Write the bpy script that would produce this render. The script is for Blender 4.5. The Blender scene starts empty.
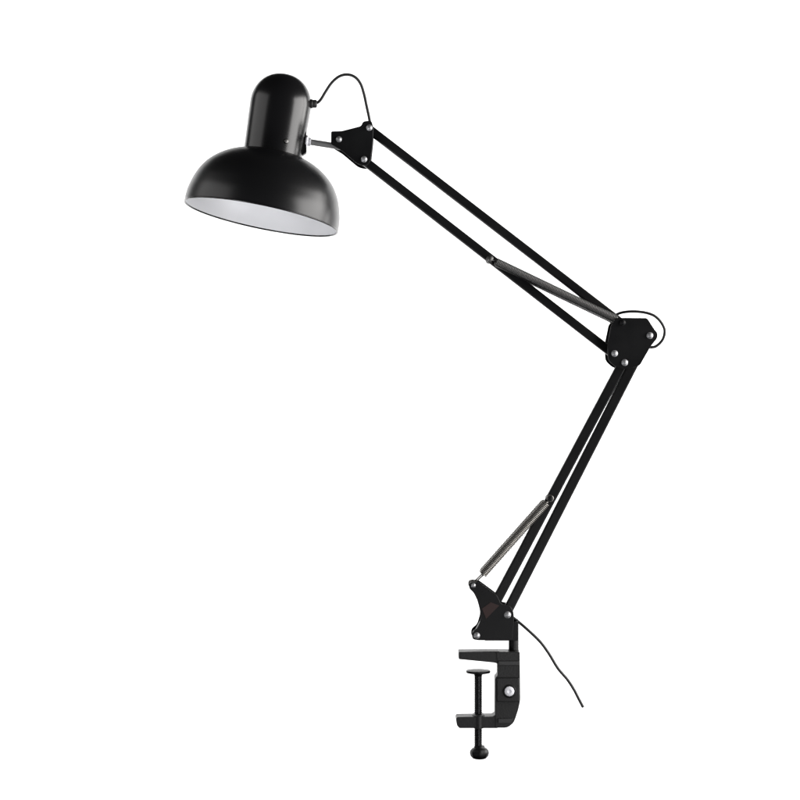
import bpy, bmesh, math
from mathutils import Vector, Matrix

S = bpy.context.scene
COL = S.collection
R = math.radians

# ---------------------------------------------------------------- camera
# units are metres; the lamp's frame lies in the x/z plane, one millimetre is one
# millimetre of the real lamp.  mm(a, b) -> point from a drawing measured in mm.
cam_d = bpy.data.cameras.new('camera')
cam = bpy.data.objects.new('camera', cam_d); COL.objects.link(cam)
cam.location = (0, -2.0, 0); cam.rotation_euler = (R(90), 0, 0)
cam_d.lens = 90; cam_d.sensor_width = 36; cam_d.clip_start = 0.05; cam_d.clip_end = 50
S.camera = cam
S.render.resolution_x = 1024; S.render.resolution_y = 1024

# ---------------------------------------------------------------- light
W = bpy.data.worlds.new('World'); S.world = W; W.use_nodes = True
W.node_tree.nodes['Background'].inputs[0].default_value = (1, 1, 1, 1)
W.node_tree.nodes['Background'].inputs[1].default_value = 0.035      # dim studio around the set
S.view_settings.view_transform = 'Standard'; S.view_settings.look = 'None'
S.view_settings.exposure = 0; S.view_settings.gamma = 1

def area(name, loc, target, sx, sy, power, col=(1, 1, 1)):
    d = bpy.data.lights.new(name, 'AREA'); d.shape = 'RECTANGLE'; d.size = sx; d.size_y = sy
    d.energy = power; d.color = col
    o = bpy.data.objects.new(name, d); COL.objects.link(o); o.location = loc
    o.rotation_euler = (Vector(target) - Vector(loc)).to_track_quat('-Z', 'Y').to_euler()
    return o
# two side softboxes, one low fill, and the lamps that burn the paper backdrop out
area('softbox_right', (1.35, -0.11, 0.31), (-0.12, -0.06, 0.26), 1.75, 1.0, 54, (1, 0.985, 0.97))
area('softbox_left', (-1.05, -0.22, 0.52), (-0.12, -0.02, 0.26), 1.15, 0.66, 4.2, (1, 0.985, 0.98))
fl = area('fill_low', (-0.80, -0.70, -0.55), (-0.13, 0.0, 0.22), 0.4, 0.4, 0.95, (0.96, 0.97, 1))
fl.data.spread = R(55)
f2 = area('fill_low_right', (0.78, -0.85, -0.40), (-0.15, 0.0, 0.19), 0.5, 0.6, 0.55, (0.98, 0.98, 1))
f2.data.spread = R(40)
f3 = area('fill_front', (0.45, -1.15, -0.42), (0.09, 0.0, -0.29), 0.25, 0.25, 0.06)
f3.data.spread = R(26)
area('backdrop_lamp_left', (-1.05, 0.62, 0.0), (-0.95, 1.6, 0), 0.8, 2.0, 36)
area('backdrop_lamp_right', (1.05, 0.62, 0.0), (0.95, 1.6, 0), 0.8, 2.0, 36)

# ---------------------------------------------------------------- materials
def mat(name, base, rough, metal=0.0, spec=0.5, bump=0.0, bscale=900, rvar=0.06, cvar=0.0, coat=0.0):
    m = bpy.data.materials.new(name); m.use_nodes = True
    nt = m.node_tree; b = nt.nodes['Principled BSDF']
    b.inputs['Base Color'].default_value = (*base, 1)
    b.inputs['Metallic'].default_value = metal
    b.inputs['Specular IOR Level'].default_value = spec
    b.inputs['Coat Weight'].default_value = coat
    tc = nt.nodes.new('ShaderNodeTexCoord')
    n = nt.nodes.new('ShaderNodeTexNoise'); n.inputs['Scale'].default_value = 35
    n.inputs['Detail'].default_value = 5
    nt.links.new(tc.outputs['Object'], n.inputs['Vector'])
    mr = nt.nodes.new('ShaderNodeMapRange')
    mr.inputs['From Min'].default_value = 0.3; mr.inputs['From Max'].default_value = 0.7
    mr.inputs['To Min'].default_value = rough - rvar; mr.inputs['To Max'].default_value = rough + rvar
    nt.links.new(n.outputs['Fac'], mr.inputs['Value'])
    nt.links.new(mr.outputs['Result'], b.inputs['Roughness'])
    if cvar:
        mx = nt.nodes.new('ShaderNodeMix'); mx.data_type = 'RGBA'
        mx.inputs[6].default_value = (*[c * (1 - cvar) for c in base], 1)
        mx.inputs[7].default_value = (*[min(1, c * (1 + cvar)) for c in base], 1)
        nt.links.new(n.outputs['Fac'], mx.inputs[0]); nt.links.new(mx.outputs[2], b.inputs['Base Color'])
    if bump:
        n2 = nt.nodes.new('ShaderNodeTexNoise'); n2.inputs['Scale'].default_value = bscale
        n2.inputs['Detail'].default_value = 3
        nt.links.new(tc.outputs['Object'], n2.inputs['Vector'])
        bp = nt.nodes.new('ShaderNodeBump'); bp.inputs['Strength'].default_value = bump
        bp.inputs['Distance'].default_value = 0.0004
        nt.links.new(n2.outputs['Fac'], bp.inputs['Height']); nt.links.new(bp.outputs['Normal'], b.inputs['Normal'])
    return m
M_SHADE = mat('black_enamel', (0.0055, 0.0055, 0.006), 0.24, spec=0.38, bump=0.04, rvar=0.012)
M_DOME = mat('black_satin_enamel', (0.0055, 0.0055, 0.006), 0.31, spec=0.38, bump=0.04, rvar=0.012)
M_BAR = mat('black_powder_coat', (0.0038, 0.0038, 0.0042), 0.42, spec=0.28, bump=0.15)
M_PLATE = mat('black_plate_paint', (0.0035, 0.0035, 0.004), 0.45, spec=0.25, bump=0.15)
M_CAST = mat('black_cast_metal', (0.011, 0.011, 0.0115), 0.46, spec=0.38, bump=0.35, bscale=600, cvar=0.2)
M_RIB_LIT = mat('cast_metal_lit_ribs', (0.024, 0.024, 0.025), 0.42, bump=0.3, bscale=600, cvar=0.4)  # lighter copy of the cast metal, light on the ridges put into colour
M_LINING = mat('white_lining_paint', (0.82, 0.82, 0.83), 0.42, rvar=0.03, bump=0.03)
M_STEEL = mat('dull_zinc_steel', (0.45, 0.45, 0.46), 0.42, metal=0.85, cvar=0.15)
M_BRIGHT = mat('bright_zinc_steel', (0.90, 0.90, 0.95), 0.40, metal=0.15, cvar=0.05)
M_ROD = mat('grey_steel_rod', (0.62, 0.62, 0.62), 0.45, metal=0.6, cvar=0.1)
M_SPRING = mat('dark_spring_steel', (0.115, 0.113, 0.11), 0.42, metal=1.0, cvar=0.2)
M_WIRE = mat('grey_spring_steel', (0.24, 0.23, 0.215), 0.40, metal=1.0, cvar=0.2)
M_SCREW = mat('blackened_thread_steel', (0.05, 0.05, 0.052), 0.33, metal=1.0, cvar=0.3)
M_RUBBER = mat('black_cord_sheath', (0.010, 0.010, 0.010), 0.5)
M_BROWN = mat('red_reflection_brown', (0.020, 0.0055, 0.0045), 0.6, cvar=0.15)  # paints the reddish reflection on the base joint plate
M_PAPER = mat('white_backdrop_paper', (0.86, 0.86, 0.86), 0.9, spec=0.1)

# ---------------------------------------------------------------- helpers
def mm(px, py, y=0.0):
    """drawing millimetres (origin top-left of an 800 mm sheet) -> world, y is depth in mm"""
    return Vector(((px - 400) / 1000, y / 1000, (400 - py) / 1000))

ROOT = bpy.data.objects.new('desk_lamp', None)
COL.objects.link(ROOT)
ROOT.location = mm(480, 759)
ROOT['label'] = 'black metal clamp-on desk lamp with domed shade and folding spring arms against plain white background'
ROOT['category'] = 'desk lamp'

def link(name, bm, m, parent=ROOT, bevel=0.0, seg=2, sharp=35, label=None):
    me = bpy.data.meshes.new(name)
    bmesh.ops.recalc_face_normals(bm, faces=bm.faces)
    bm.to_mesh(me); bm.free()
    for p in me.polygons: p.use_smooth = True
    me.set_sharp_from_angle(angle=R(sharp))
    for q in (m if isinstance(m, (list, tuple)) else [m]): me.materials.append(q)
    o = bpy.data.objects.new(name, me); COL.objects.link(o)
    if parent is not None:
        # meshes are built in world coordinates; every parent sits unrotated
        off = Vector((0, 0, 0)); p = parent
        while p is not None: off += p.location; p = p.parent
        c = sum((v.co for v in me.vertices), Vector()) / len(me.vertices)
        for v in me.vertices: v.co -= c
        o.parent = parent; o.location = c - off
    if bevel:
        b = o.modifiers.new('bevel', 'BEVEL'); b.width = bevel / 1000; b.segments = seg
        b.limit_method = 'ANGLE'; b.angle_limit = R(40); b.harden_normals = True
    if label: o['label'] = label
    return o

def frame(axis):
    a = axis.normalized()
    u = a.cross(Vector((0, 1, 0)))
    if u.length < 1e-4: u = a.cross(Vector((1, 0, 0)))
    u.normalize(); v = a.cross(u).normalized()
    return a, u, v

def lathe(bm, origin, axis, prof, n=64, cap0=True, cap1=True, mi=0):
    """prof: (radius mm, height mm along the axis)"""
    a, u, v = frame(axis)
    rings = []
    for r, h in prof:
        if r < 1e-6:
            rings.append([bm.verts.new(origin + a * h / 1000)]); continue
        rings.append([bm.verts.new(origin + a * h / 1000 + (u * math.cos(t) + v * math.sin(t)) * r / 1000)
                      for t in [2 * math.pi * k / n for k in range(n)]])
    fs = []
    for A, B in zip(rings, rings[1:]):
        for k in range(n):
            k2 = (k + 1) % n
            if len(A) == 1 and len(B) == 1: continue
            if len(A) == 1: fs.append(bm.faces.new((A[0], B[k], B[k2])))
            elif len(B) == 1: fs.append(bm.faces.new((A[k], A[k2], B[0])))
            else: fs.append(bm.faces.new((A[k], A[k2], B[k2], B[k])))
    if cap0 and len(rings[0]) > 1: fs.append(bm.faces.new(rings[0]))
    if cap1 and len(rings[-1]) > 1: fs.append(bm.faces.new(rings[-1]))
    for f in fs: f.material_index = mi

def prism(bm, pts, y0, y1):
    """polygon in drawing mm extruded in depth"""
    A = [bm.verts.new(mm(x, z, y0)) for x, z in pts]
    B = [bm.verts.new(mm(x, z, y1)) for x, z in pts]
    n = len(pts)
    bm.faces.new(A); bm.faces.new(B[::-1])
    for k in range(n): bm.faces.new((A[k], A[(k + 1) % n], B[(k + 1) % n], B[k]))

def rounded(pts, rad):
    """round the corners of a polygon; a point may carry its own radius"""
    out = []; n = len(pts)
    for i in range(n):
        p = Vector(pts[i][:2]); r = pts[i][2] if len(pts[i]) > 2 else rad
        a = Vector(pts[i - 1][:2]) - p; b = Vector(pts[(i + 1) % n][:2]) - p
        d = min(r, a.length * 0.45, b.length * 0.45)
        if d < 0.05: out.append(tuple(p)); continue
        s = p + a.normalized() * d; e = p + b.normalized() * d
        for k in range(5):
            t = k / 4; q = s * (1 - t) ** 2 + p * 2 * t * (1 - t) + e * t * t
            out.append((q.x, q.y))
    return out

def tube(bm, pts, r, n=8, cyc=False, cap=True):
    """sweep a circle along 3-D points, r in mm (number or list)"""
    rings = []; N = len(pts)
    tan0 = (pts[1] - pts[0]).normalized()
    _, u, v = frame(tan0)
    for i, p in enumerate(pts):
        t = (pts[min(i + 1, N - 1)] - pts[max(i - 1, 0)]).normalized()
        u = (u - t * u.dot(t)).normalized(); v = t.cross(u)
        rr = (r[i] if isinstance(r, list) else r) / 1000
        rings.append([bm.verts.new(p + (u * math.cos(a) + v * math.sin(a)) * rr)
                      for a in [2 * math.pi * k / n for k in range(n)]])
    for A, B in zip(rings, rings[1:]):
        for k in range(n): bm.faces.new((A[k], A[(k + 1) % n], B[(k + 1) % n], B[k]))
    if cap: bm.faces.new(rings[0]); bm.faces.new(rings[-1][::-1])

def spline(ctrl, per=8):
    """Catmull-Rom through 3-D points"""
    P = [ctrl[0] * 2 - ctrl[1]] + ctrl + [ctrl[-1] * 2 - ctrl[-2]]
    out = []
    for i in range(1, len(P) - 2):
        a, b, c, d = P[i - 1:i + 3]
        for k in range(per):
            t = k / per
            out.append(0.5 * ((2 * b) + (c - a) * t + (2 * a - 5 * b + 4 * c - d) * t * t + (3 * b - a - 3 * c + d) * t ** 3))
    out.append(ctrl[-1]); return out

# ---------------------------------------------------------------- background
bm = bmesh.new()
bmesh.ops.create_cube(bm, size=1, matrix=Matrix.Translation((0, 1.6, 0)) @ Matrix.Diagonal((3.6, 0.006, 2.6, 1)))
bd = link('backdrop', bm, M_PAPER, parent=None)
bd['kind'] = 'structure'

# ---------------------------------------------------------------- shade
TILT, PITCH = R(11.0), R(4.4)
AX = Vector((math.sin(TILT), math.sin(PITCH), math.cos(TILT))).normalized()
C0 = mm(261.2, 216.8)
prof = [(78.2, 0), (78.1, 7), (77.3, 14), (75.6, 21), (73, 29), (69.2, 36.8), (64.2, 44.0), (58.2, 50), (51, 55.4), (43, 59.8), (35, 63), (29, 65), (22, 66.5)]
# smooth profile
P3 = spline([Vector((r, 0, h)) for r, h in prof], 5)
outer = [(p.x, p.z) for p in P3]
bm = bmesh.new()
lathe(bm, C0, AX, outer, n=160, cap0=False, cap1=True)
shade = link('lamp_shade', bm, M_DOME, sharp=50, label='black domed outer shell of the shade')
bm = bmesh.new()
inner = [(r - 1.3 if r > 30 else r - 1, h - (0 if i == 0 else min(1.2, i * 0.1))) for i, (r, h) in enumerate(outer)]
inner[0] = (76.9, 0.4)
lathe(bm, C0, AX, inner, n=160, cap0=False, cap1=False)
# lining continues up into the socket well
lathe(bm, C0, AX, [(21, 65.3), (20, 71), (20, 96), (0, 96)], n=160, cap0=False, cap1=False)
link('shade_lining', bm, M_LINING, parent=shade, sharp=50, label='white painted inside of the shade')
# rolled rim
bm = bmesh.new()
a, u, v = frame(AX)
rr = [(77.55 + 0.95 * math.cos(t), -0.1 + 0.95 * math.sin(t)) for t in [2 * math.pi * k / 12 for k in range(13)]]
lathe(bm, C0, AX, rr, n=160, cap0=False, cap1=False)
bmesh.ops.remove_doubles(bm, verts=bm.verts, dist=1e-6)
link('rim', bm, M_SHADE, parent=shade, sharp=80)

# socket housing on top of the shade: leans a little less than the shade
T2 = R(8.6)
AXH = Vector((math.sin(T2), math.sin(R(3.5)), math.cos(T2))).normalized()
H0 = mm(272.3, 158)
hp = [(29.4, -4), (29.4, 0), (29.9, 20), (30.5, 44), (30.7, 54)]
for k in range(1, 17):
    t = math.pi / 2 * k / 16
    hp.append((max(30.7 * math.cos(t) ** 0.9 if k < 16 else 0, 0), 54 + 31.5 * math.sin(t)))
bm = bmesh.new()
lathe(bm, H0, AXH, hp, n=128, cap0=False)
# the small lip where the housing is pressed onto the dome
housing = link('socket_housing', bm, M_SHADE, sharp=50, label='black round-topped cylinder above the shade')
bm = bmesh.new()
lathe(bm, H0, AXH, [(29.2, -5.0), (30.1, -4.6), (30.3, -3.4), (30.1, -2.2), (29.3, -1.8)], n=128, cap0=False, cap1=False)
link('collar', bm, M_SHADE, parent=housing, sharp=60)

def on_housing(deg, h, out=0.0):
    """point on the housing wall, deg 0 = right (+x), 90 = towards the viewer"""
    ax = AXH; ex = (Vector((1, 0, 0)) - ax * ax.x).normalized(); ey = ax.cross(ex)
    d = ex * math.cos(R(deg)) - ey * math.sin(R(deg))
    return H0 + ax * h / 1000 + d * (30.2 + out) / 1000, d
for dg in (63,):
    p, d = on_housing(dg, 14, -0.4)
    bm = bmesh.new(); lathe(bm, p, d, [(2.4, 0), (2.4, 0.6), (1.9, 1.2), (0.8, 1.5), (0, 1.55)], n=24)
    link('screw', bm, M_SPRING, parent=housing)
# the cord leaves through a rubber grommet
p = mm(309.5, 103.5, 2)
d = Vector((1, 0, 0.0)).normalized()
bm = bmesh.new()
lathe(bm, p, d, [(4.6, 0), (4.6, 2.6), (4.0, 3.2), (4.0, 6.4), (3.4, 7.2), (1.5, 7.6)], n=28)
link('grommet', bm, M_RUBBER, parent=housing, sharp=40)

# bracket and steel rod that carry the head
bm = bmesh.new()
prism(bm, rounded([(300.5, 133), (306.4, 131.6), (306.6, 153), (300.5, 157)], 1.4), -5, 5)
mount = link('mounting_bracket', bm, M_PLATE, bevel=0.7)
bm = bmesh.new()
lathe(bm, mm(305.6, 141.4), Vector((1, 0, -0.13)), [(6.2, 0), (6.4, 0.4), (6.4, 1.6), (5.4, 2.2), (4.4, 2.6), (4.2, 5.0), (3.4, 5.4)], n=6)
link('nut', bm, M_BRIGHT, parent=mount, bevel=0.4)
bm = bmesh.new()
tube(bm, [mm(303, 141.2), mm(310, 142), mm(325, 144.4), mm(343, 147.4)], 3.0, n=20)
link('support_rod', bm, M_ROD, label='short grey steel rod between head and upper joint')

# ---------------------------------------------------------------- joints
PY, PT = 13.2, 1.6        # plate distance from the centre plane, plate thickness
def bolt(parent, x, z, r=3.3, m=M_STEEL, half=PY + PT, hexa=False):
    bm = bmesh.new()
    c = mm(x, z, 0); r *= 0.82
    for s in (-1, 1):
        o = c + Vector((0, s * (half - 0.3) / 1000, 0))
        hd = [(r * 1.18, 0), (r * 1.18, 0.7), (r, 0.9), (r * 0.98, 1.7), (r * 0.86, 2.4), (r * 0.55, 2.85), (0, 3.05)]
        lathe(bm, o, Vector((0, s, 0)), hd, n=24)
    lathe(bm, c - Vector((0, half / 1000, 0)), Vector((0, 1, 0)), [(1.6, 0), (1.6, 2 * half)], n=16)
    return link('bolt', bm, m, parent=parent, sharp=38)

def plates(name, pts, rad, label, extra=None, py=PY):
    bm = bmesh.new(); q = rounded(pts, rad)
    for s in (-1, 1):
        prism(bm, q, *sorted((s * py, s * (py + PT))))
    if extra: extra(bm)
    return link(name, bm, M_PLATE, bevel=0.45, label=label)

def spacers(*spots):
    def f(bm):
        for x, z, r in spots: lathe(bm, mm(x, z, -PY), Vector((0, 1, 0)), [(r, 0), (r, 2 * PY)], n=24)
    return f

head = plates('joint_plate', [(331.6, 133.2, 1.5), (342, 133, 2), (361.5, 128, 3), (363.2, 123.4, 3), (371.8, 122.4, 3),
    (373.6, 130, 2), (373.2, 142, 2), (371, 162, 2), (367.4, 167.8, 4), (358.6, 166.4, 4), (342, 152.4, 3), (331.4, 146, 2)], 2,
    'triangular black joint plate behind the shade', spacers((339.4, 141, 4.4)))
bolt(head, 339.4, 141.2, 3.0); bolt(head, 369.6, 129.6, 3.2); bolt(head, 364.4, 161, 3.2)

elbow = plates('joint_plate', [(614.6, 318.4, 2), (645.4, 318.6, 2), (652.4, 329.6, 3), (656, 334, 3), (655.2, 339, 3), (649.4, 346, 3),
    (643.6, 356, 2), (638, 366, 3), (622, 370, 5), (613.5, 366.8, 2), (606.5, 360.5, 4), (606, 344, 2), (609.8, 325, 2)], 2,
    'wide black elbow plate between the two arms', spacers((634, 341, 4)))
bolt(elbow, 621, 323.2, 3.2, M_PLATE); bolt(elbow, 613, 353.8, 3.4); bolt(elbow, 623, 362.8, 3.4); bolt(elbow, 648, 336, 3.4)

def web(bm):
    prism(bm, rounded([(486, 627), (517.4, 620), (517.6, 639.2), (484, 639.2)], 1), -PY + 0.05, PY - 0.05)
base = plates('joint_plate', [(469, 581, 3), (478.6, 580.8, 3), (496, 593.6, 2), (500.4, 602.6, 2), (509.8, 604.6, 3), (513, 611, 3), (513, 620, 2),
    (511.5, 638.6, 1), (478, 638.6, 1.5), (471.6, 637.6, 3), (471.6, 630.4, 3), (477.6, 625.6, 3), (481, 614, 4), (477.6, 600.6, 4), (473, 591, 3), (468.4, 587, 3)], 2,
    'notched black joint plate above the clamp', web)
bolt(base, 472.9, 584, 2.3); bolt(base, 506.8, 613.2, 3.5); bolt(base, 476.2, 633.8, 3.3)
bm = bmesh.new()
prism(bm, [(481.4, 607), (490, 600.8), (498.5, 604), (485.4, 617.2)], -PY - PT - 0.35, -PY - PT + 0.1)  # thin added patch, a reddish reflection made as shape and colour
link('red_reflection_patch', bm, M_BROWN, parent=base, bevel=0.15, label='reddish reflection on the joint plate, painted as a dark brown patch')

# ---------------------------------------------------------------- arm bars
def bar(p0, p1, w=8.8, e0=4.2, e1=4.2, dep=8.6):
    a = mm(*p0); b = mm(*p1); t = (b - a).normalized(); L = (b - a).length
    n = t.cross(Vector((0, 1, 0)))
    c = a + t * (L / 2 + (e1 - e0) / 2000)
    M = Matrix((t, Vector((0, 1, 0)), n)).transposed().to_4x4(); M.translation = c
    bm = bmesh.new()
    bmesh.ops.create_cube(bm, size=1, matrix=M @ Matrix.Diagonal((L + (e0 + e1) / 1000, dep / 1000, w / 1000, 1)))
    return link('arm_bar', bm, M_BAR, bevel=1.5, seg=4)
bars = [bar((369.6, 129.6), (621, 323.2)), bar((364.4, 161), (613, 353.8)),
        bar((623, 362.8), (478.8, 633.8), 9.8), bar((647.6, 336), (506.2, 613.2), 9.7)]
# steel pivot sleeves between bar and plate
for (x, z), b in (((369.6, 129.6), 0), ((621, 323.2), 0), ((364.4, 161), 1), ((613, 353.8), 1),
                  ((623, 362.8), 2), ((476.2, 633.8), 2), ((648, 336), 3), ((506.8, 613.2), 3)):
    bm = bmesh.new()
    for s in (-1, 1):
        lathe(bm, mm(x, z, s * 4.2), Vector((0, s, 0)), [(3.4, 0), (3.4, PY - 4.25)], n=24)
    link('sleeve', bm, M_PLATE, parent=bars[b])

# ---------------------------------------------------------------- springs
def spring(p0, p1, y, lead0, lead1, rc=3.7, rw=0.75, pitch=1.75, m=None):
    """coil between two pins, with a straight hooked wire at either end (mm)"""
    a = mm(*p0, y); b = mm(*p1, y); t = (b - a).normalized(); L = (b - a).length * 1000
    _, u, v = frame(t)
    s0, s1 = lead0, L - lead1
    turns = int((s1 - s0) / pitch); n = turns * 14
    pts = []
    for k in range(n + 1):
        ang = 2 * math.pi * k / 14
        f = min(1, k / 10, (n - k) / 10)
        pts.append(a + t * (s0 + (s1 - s0) * k / n) / 1000 + (u * math.cos(ang) + v * math.sin(ang)) * (rc * (0.25 + 0.75 * f)) / 1000)
    # hooks: a straight lead and a ring round the pin
    def ring(c, d, sgn):
        out = []
        for k in range(13):
            q = math.pi * 2 * k / 13
            out.append(c + (d * math.cos(q) * 3.0 + d.cross(Vector((0, 1, 0))) * math.sin(q) * 3.0 * sgn) / 1000)
        return out
    lead_a = ring(a, t, 1)[::-1]; lead_b = ring(b, -t, 1)
    bm = bmesh.new()
    tube(bm, lead_a + pts + lead_b, rw, n=7)
    return link('spring', bm, m or M_SPRING, sharp=60)
for s in (-1, 1):
    y = s * 8.9
    spring((489.5, 259.6), (620.6, 322.4), y, 6, 5, rc=3.6, rw=0.78, pitch=1.56)
    spring((549.5, 498), (473.2, 583.8), y, 5, 13, rc=3.6, rw=0.74, pitch=1.62, m=M_WIRE)
# spring anchor pins through the bars
def pin(x, z, parent, m, r=2.7):
    bm = bmesh.new()
    lathe(bm, mm(x, z, -12.8), Vector((0, 1, 0)), [(0, -0.9), (r * .7, -0.6), (r, 0), (r, 1.2), (1.5, 1.3), (1.5, 24.3), (r, 24.4), (r, 25.6), (r * .7, 26.2), (0, 26.5)], n=24)
    link('spring_pin', bm, m, parent=parent)
pin(489.5, 259.6, bars[1], M_SPRING); pin(549.5, 498, bars[2], M_PLATE)

# ---------------------------------------------------------------- post and clamp
bm = bmesh.new()
lathe(bm, mm(513.6, 655), Vector((0, 0, 1)), [(5.0, 0), (5.0, 34), (4.4, 36), (0, 36)], n=40)
lathe(bm, mm(513.4, 652.6), Vector((0, 0, 1)), [(5.6, 0), (5.6, 2.4), (5.0, 2.8)], n=40)
link('swivel_post', bm, M_BAR, sharp=40)

bm = bmesh.new()
# spine of the clamp
prism(bm, rounded([(495.4, 650.4, 1), (519.2, 650.4, 1.5), (519.6, 699, 3), (517.6, 708, 3), (515, 716, 3), (513, 721, 3), (507, 726, 5), (494.6, 726, 1), (494.6, 676.5, 1), (497, 674, 1), (497, 664, 1)], 1), -11.6, 11.6)
clamp = link('clamp_frame', bm, M_CAST, bevel=0.9, seg=3, label='black cast C-shaped table clamp')
def cpart(name, pts, y0, y1, rad=1.0, bevel=0.6, m=M_CAST):
    bm = bmesh.new(); prism(bm, rounded(pts, rad), y0, y1); return link(name, bm, m, parent=clamp, bevel=bevel)
cpart('jaw', [(458.4, 650.6), (499, 650.1), (499, 662.6), (493, 661.2), (458.4, 657.8)], -11.0, 11.0)
cpart('jaw', [(455.6, 717.4, 1.5), (456.6, 715.4, 1), (492, 714.9, 1), (495.5, 712.5, 2), (497, 712.5, 0), (497, 726.4, 0.5), (459, 726.4, 1), (456.6, 723.6, 1)], -11.0, 11.0)
# ribs, their catch of light painted in, and the raised pad round the set screw
cpart('rib', [(497.6, 659.4), (518.2, 659.4), (518.2, 663.6), (497.6, 663.6)], -13.6, -11.0, 0.6, 1.2, M_RIB_LIT)
cpart('boss', [(496.4, 676), (518.4, 676), (518.4, 699.6), (496.4, 699.6)], -14.2, -11.0, 1.2, 0.8)
cpart('rib', [(497.6, 716.6), (512.4, 716.6), (510.6, 720.8), (497.6, 720.8)], -13.6, -11.0, 0.6, 1.2, M_RIB_LIT)
bm = bmesh.new()   # threaded collar in the lower jaw
lathe(bm, mm(478.4, 727.2), Vector((0, 0, 1)), [(5.8, 0), (6.4, 0.5), (6.4, 12.6), (5.6, 13.4), (4.2, 13.4)], n=40)
bmesh.ops.scale(bm, vec=(1, 1.9, 1), space=Matrix.Translation(-mm(478.4, 727.2)), verts=bm.verts)
link('collar', bm, M_CAST, parent=clamp, sharp=40)
# socket ring and set screw
cx, cz = 508.6, 689.2
bm = bmesh.new()
lathe(bm, mm(cx, cz, -13.9), Vector((0, -1, 0)), [(6.7, 0), (6.7, 0.8), (6.2, 1.2), (5.4, 1.2), (5.0, 0.4)], n=40, cap1=False)
link('socket_ring', bm, M_PLATE, parent=clamp, sharp=40)
bm = bmesh.new()
lathe(bm, mm(cx, cz, -14.1), Vector((0, -1, 0)), [(5.0, 0), (5.0, 0.8), (4.5, 1.5), (3.4, 1.9), (1.9, 2.0), (1.6, 1.3), (0, 1.2)], n=12)
link('set_screw', bm, M_BRIGHT, parent=clamp, bevel=0.3, sharp=20, label='bright steel set screw in the clamp')

# clamping screw
SX = 478.2
bm = bmesh.new()
zt, zb = 674.5, 749
pr = [(3.2, 0)]; h = 0.0; L = zb - zt
while h < L - 2.2:
    pr += [(3.55, h + 0.2), (4.05, h + 0.75), (4.05, h + 1.05), (3.55, h + 1.6)]; h += 1.8
pr.append((3.2, L))
lathe(bm, mm(SX, zb), Vector((0, 0, 1)), pr, n=32)
screw = link('clamp_screw', bm, M_SCREW, sharp=25, label='black threaded screw through the lower jaw')
bm = bmesh.new()
lathe(bm, mm(SX, 675.4), Vector((0, 0, 1)), [(3.8, 0), (4.6, 1.2), (9.5, 2.2), (11.8, 2.7), (12.2, 3.3), (12.2, 4.6), (11.8, 5.0), (0, 5.1)], n=56)
link('pressure_pad', bm, M_PLATE, parent=screw, sharp=40)
bm = bmesh.new()
kp = [(0, 0), (4.5, 0.1), (6.8, 0.9), (8.6, 3.2), (9.3, 6.0), (8.9, 8.6), (7.4, 10.6), (5.6, 11.4), (5.1, 13.2), (4.2, 13.6)]
lathe(bm, mm(480, 759), Vector((0, 0, 1)), kp, n=40)
# gentle lobes for grip
for vv in bm.verts:
    q = vv.co - mm(480, 759); ang = math.atan2(q.y, q.x); rr_ = math.hypot(q.x, q.y)
    if rr_ > 0.0075:
        f = 1 + 0.035 * math.cos(8 * ang); vv.co.x = mm(480, 0).x + q.x * f; vv.co.y = q.y * f
for vv in bm.verts: vv.co.x -= 0.0006
link('knob', bm, M_BAR, parent=screw, sharp=50)

# ---------------------------------------------------------------- cables
def cable(name, pts, r, label, y=None):
    bm = bmesh.new(); tube(bm, spline([mm(*p) for p in pts], 10), r, n=10); return link(name, bm, M_RUBBER, sharp=60, label=label)
cable('cable', [(313, 103.6, 2), (317.5, 102.2, 2), (321, 99, 1), (326, 91, 0), (332, 82.6, -1), (339.5, 76.6, -2), (347.5, 74.9, -2), (355, 77.4, -2), (360.6, 84, -1),
    (364, 94, 0), (366.4, 105, 0), (369, 117, 0), (370.6, 126, 0)], 1.45, 'thin black wire looping from the shade to the upper joint')
cable('cable', [(612, 319.5, 0), (617, 314.4, -1), (624, 312.2, -2), (634, 311.6, -3), (645, 312.8, -3), (654, 316, -3), (661, 322.6, -2), (664.6, 331, -1),
    (662.4, 340, 0), (655.6, 346.4, 0), (648, 347, 0), (642, 344, 0)], 1.4, 'thin black wire looping round the elbow joint')
cable('power_cord', [(509, 614.5, -3), (514.5, 618.4, -4), (520, 622.8, -5), (528.4, 630, -7), (539.8, 641, -8), (548.2, 652.4, -8), (557.4, 667.4, -7), (566.8, 678.6, -5),
    (573.6, 689, -3), (578.6, 698.6, -2), (583, 707, -1)], 1.45, 'thin black power cord trailing off beside the clamp')
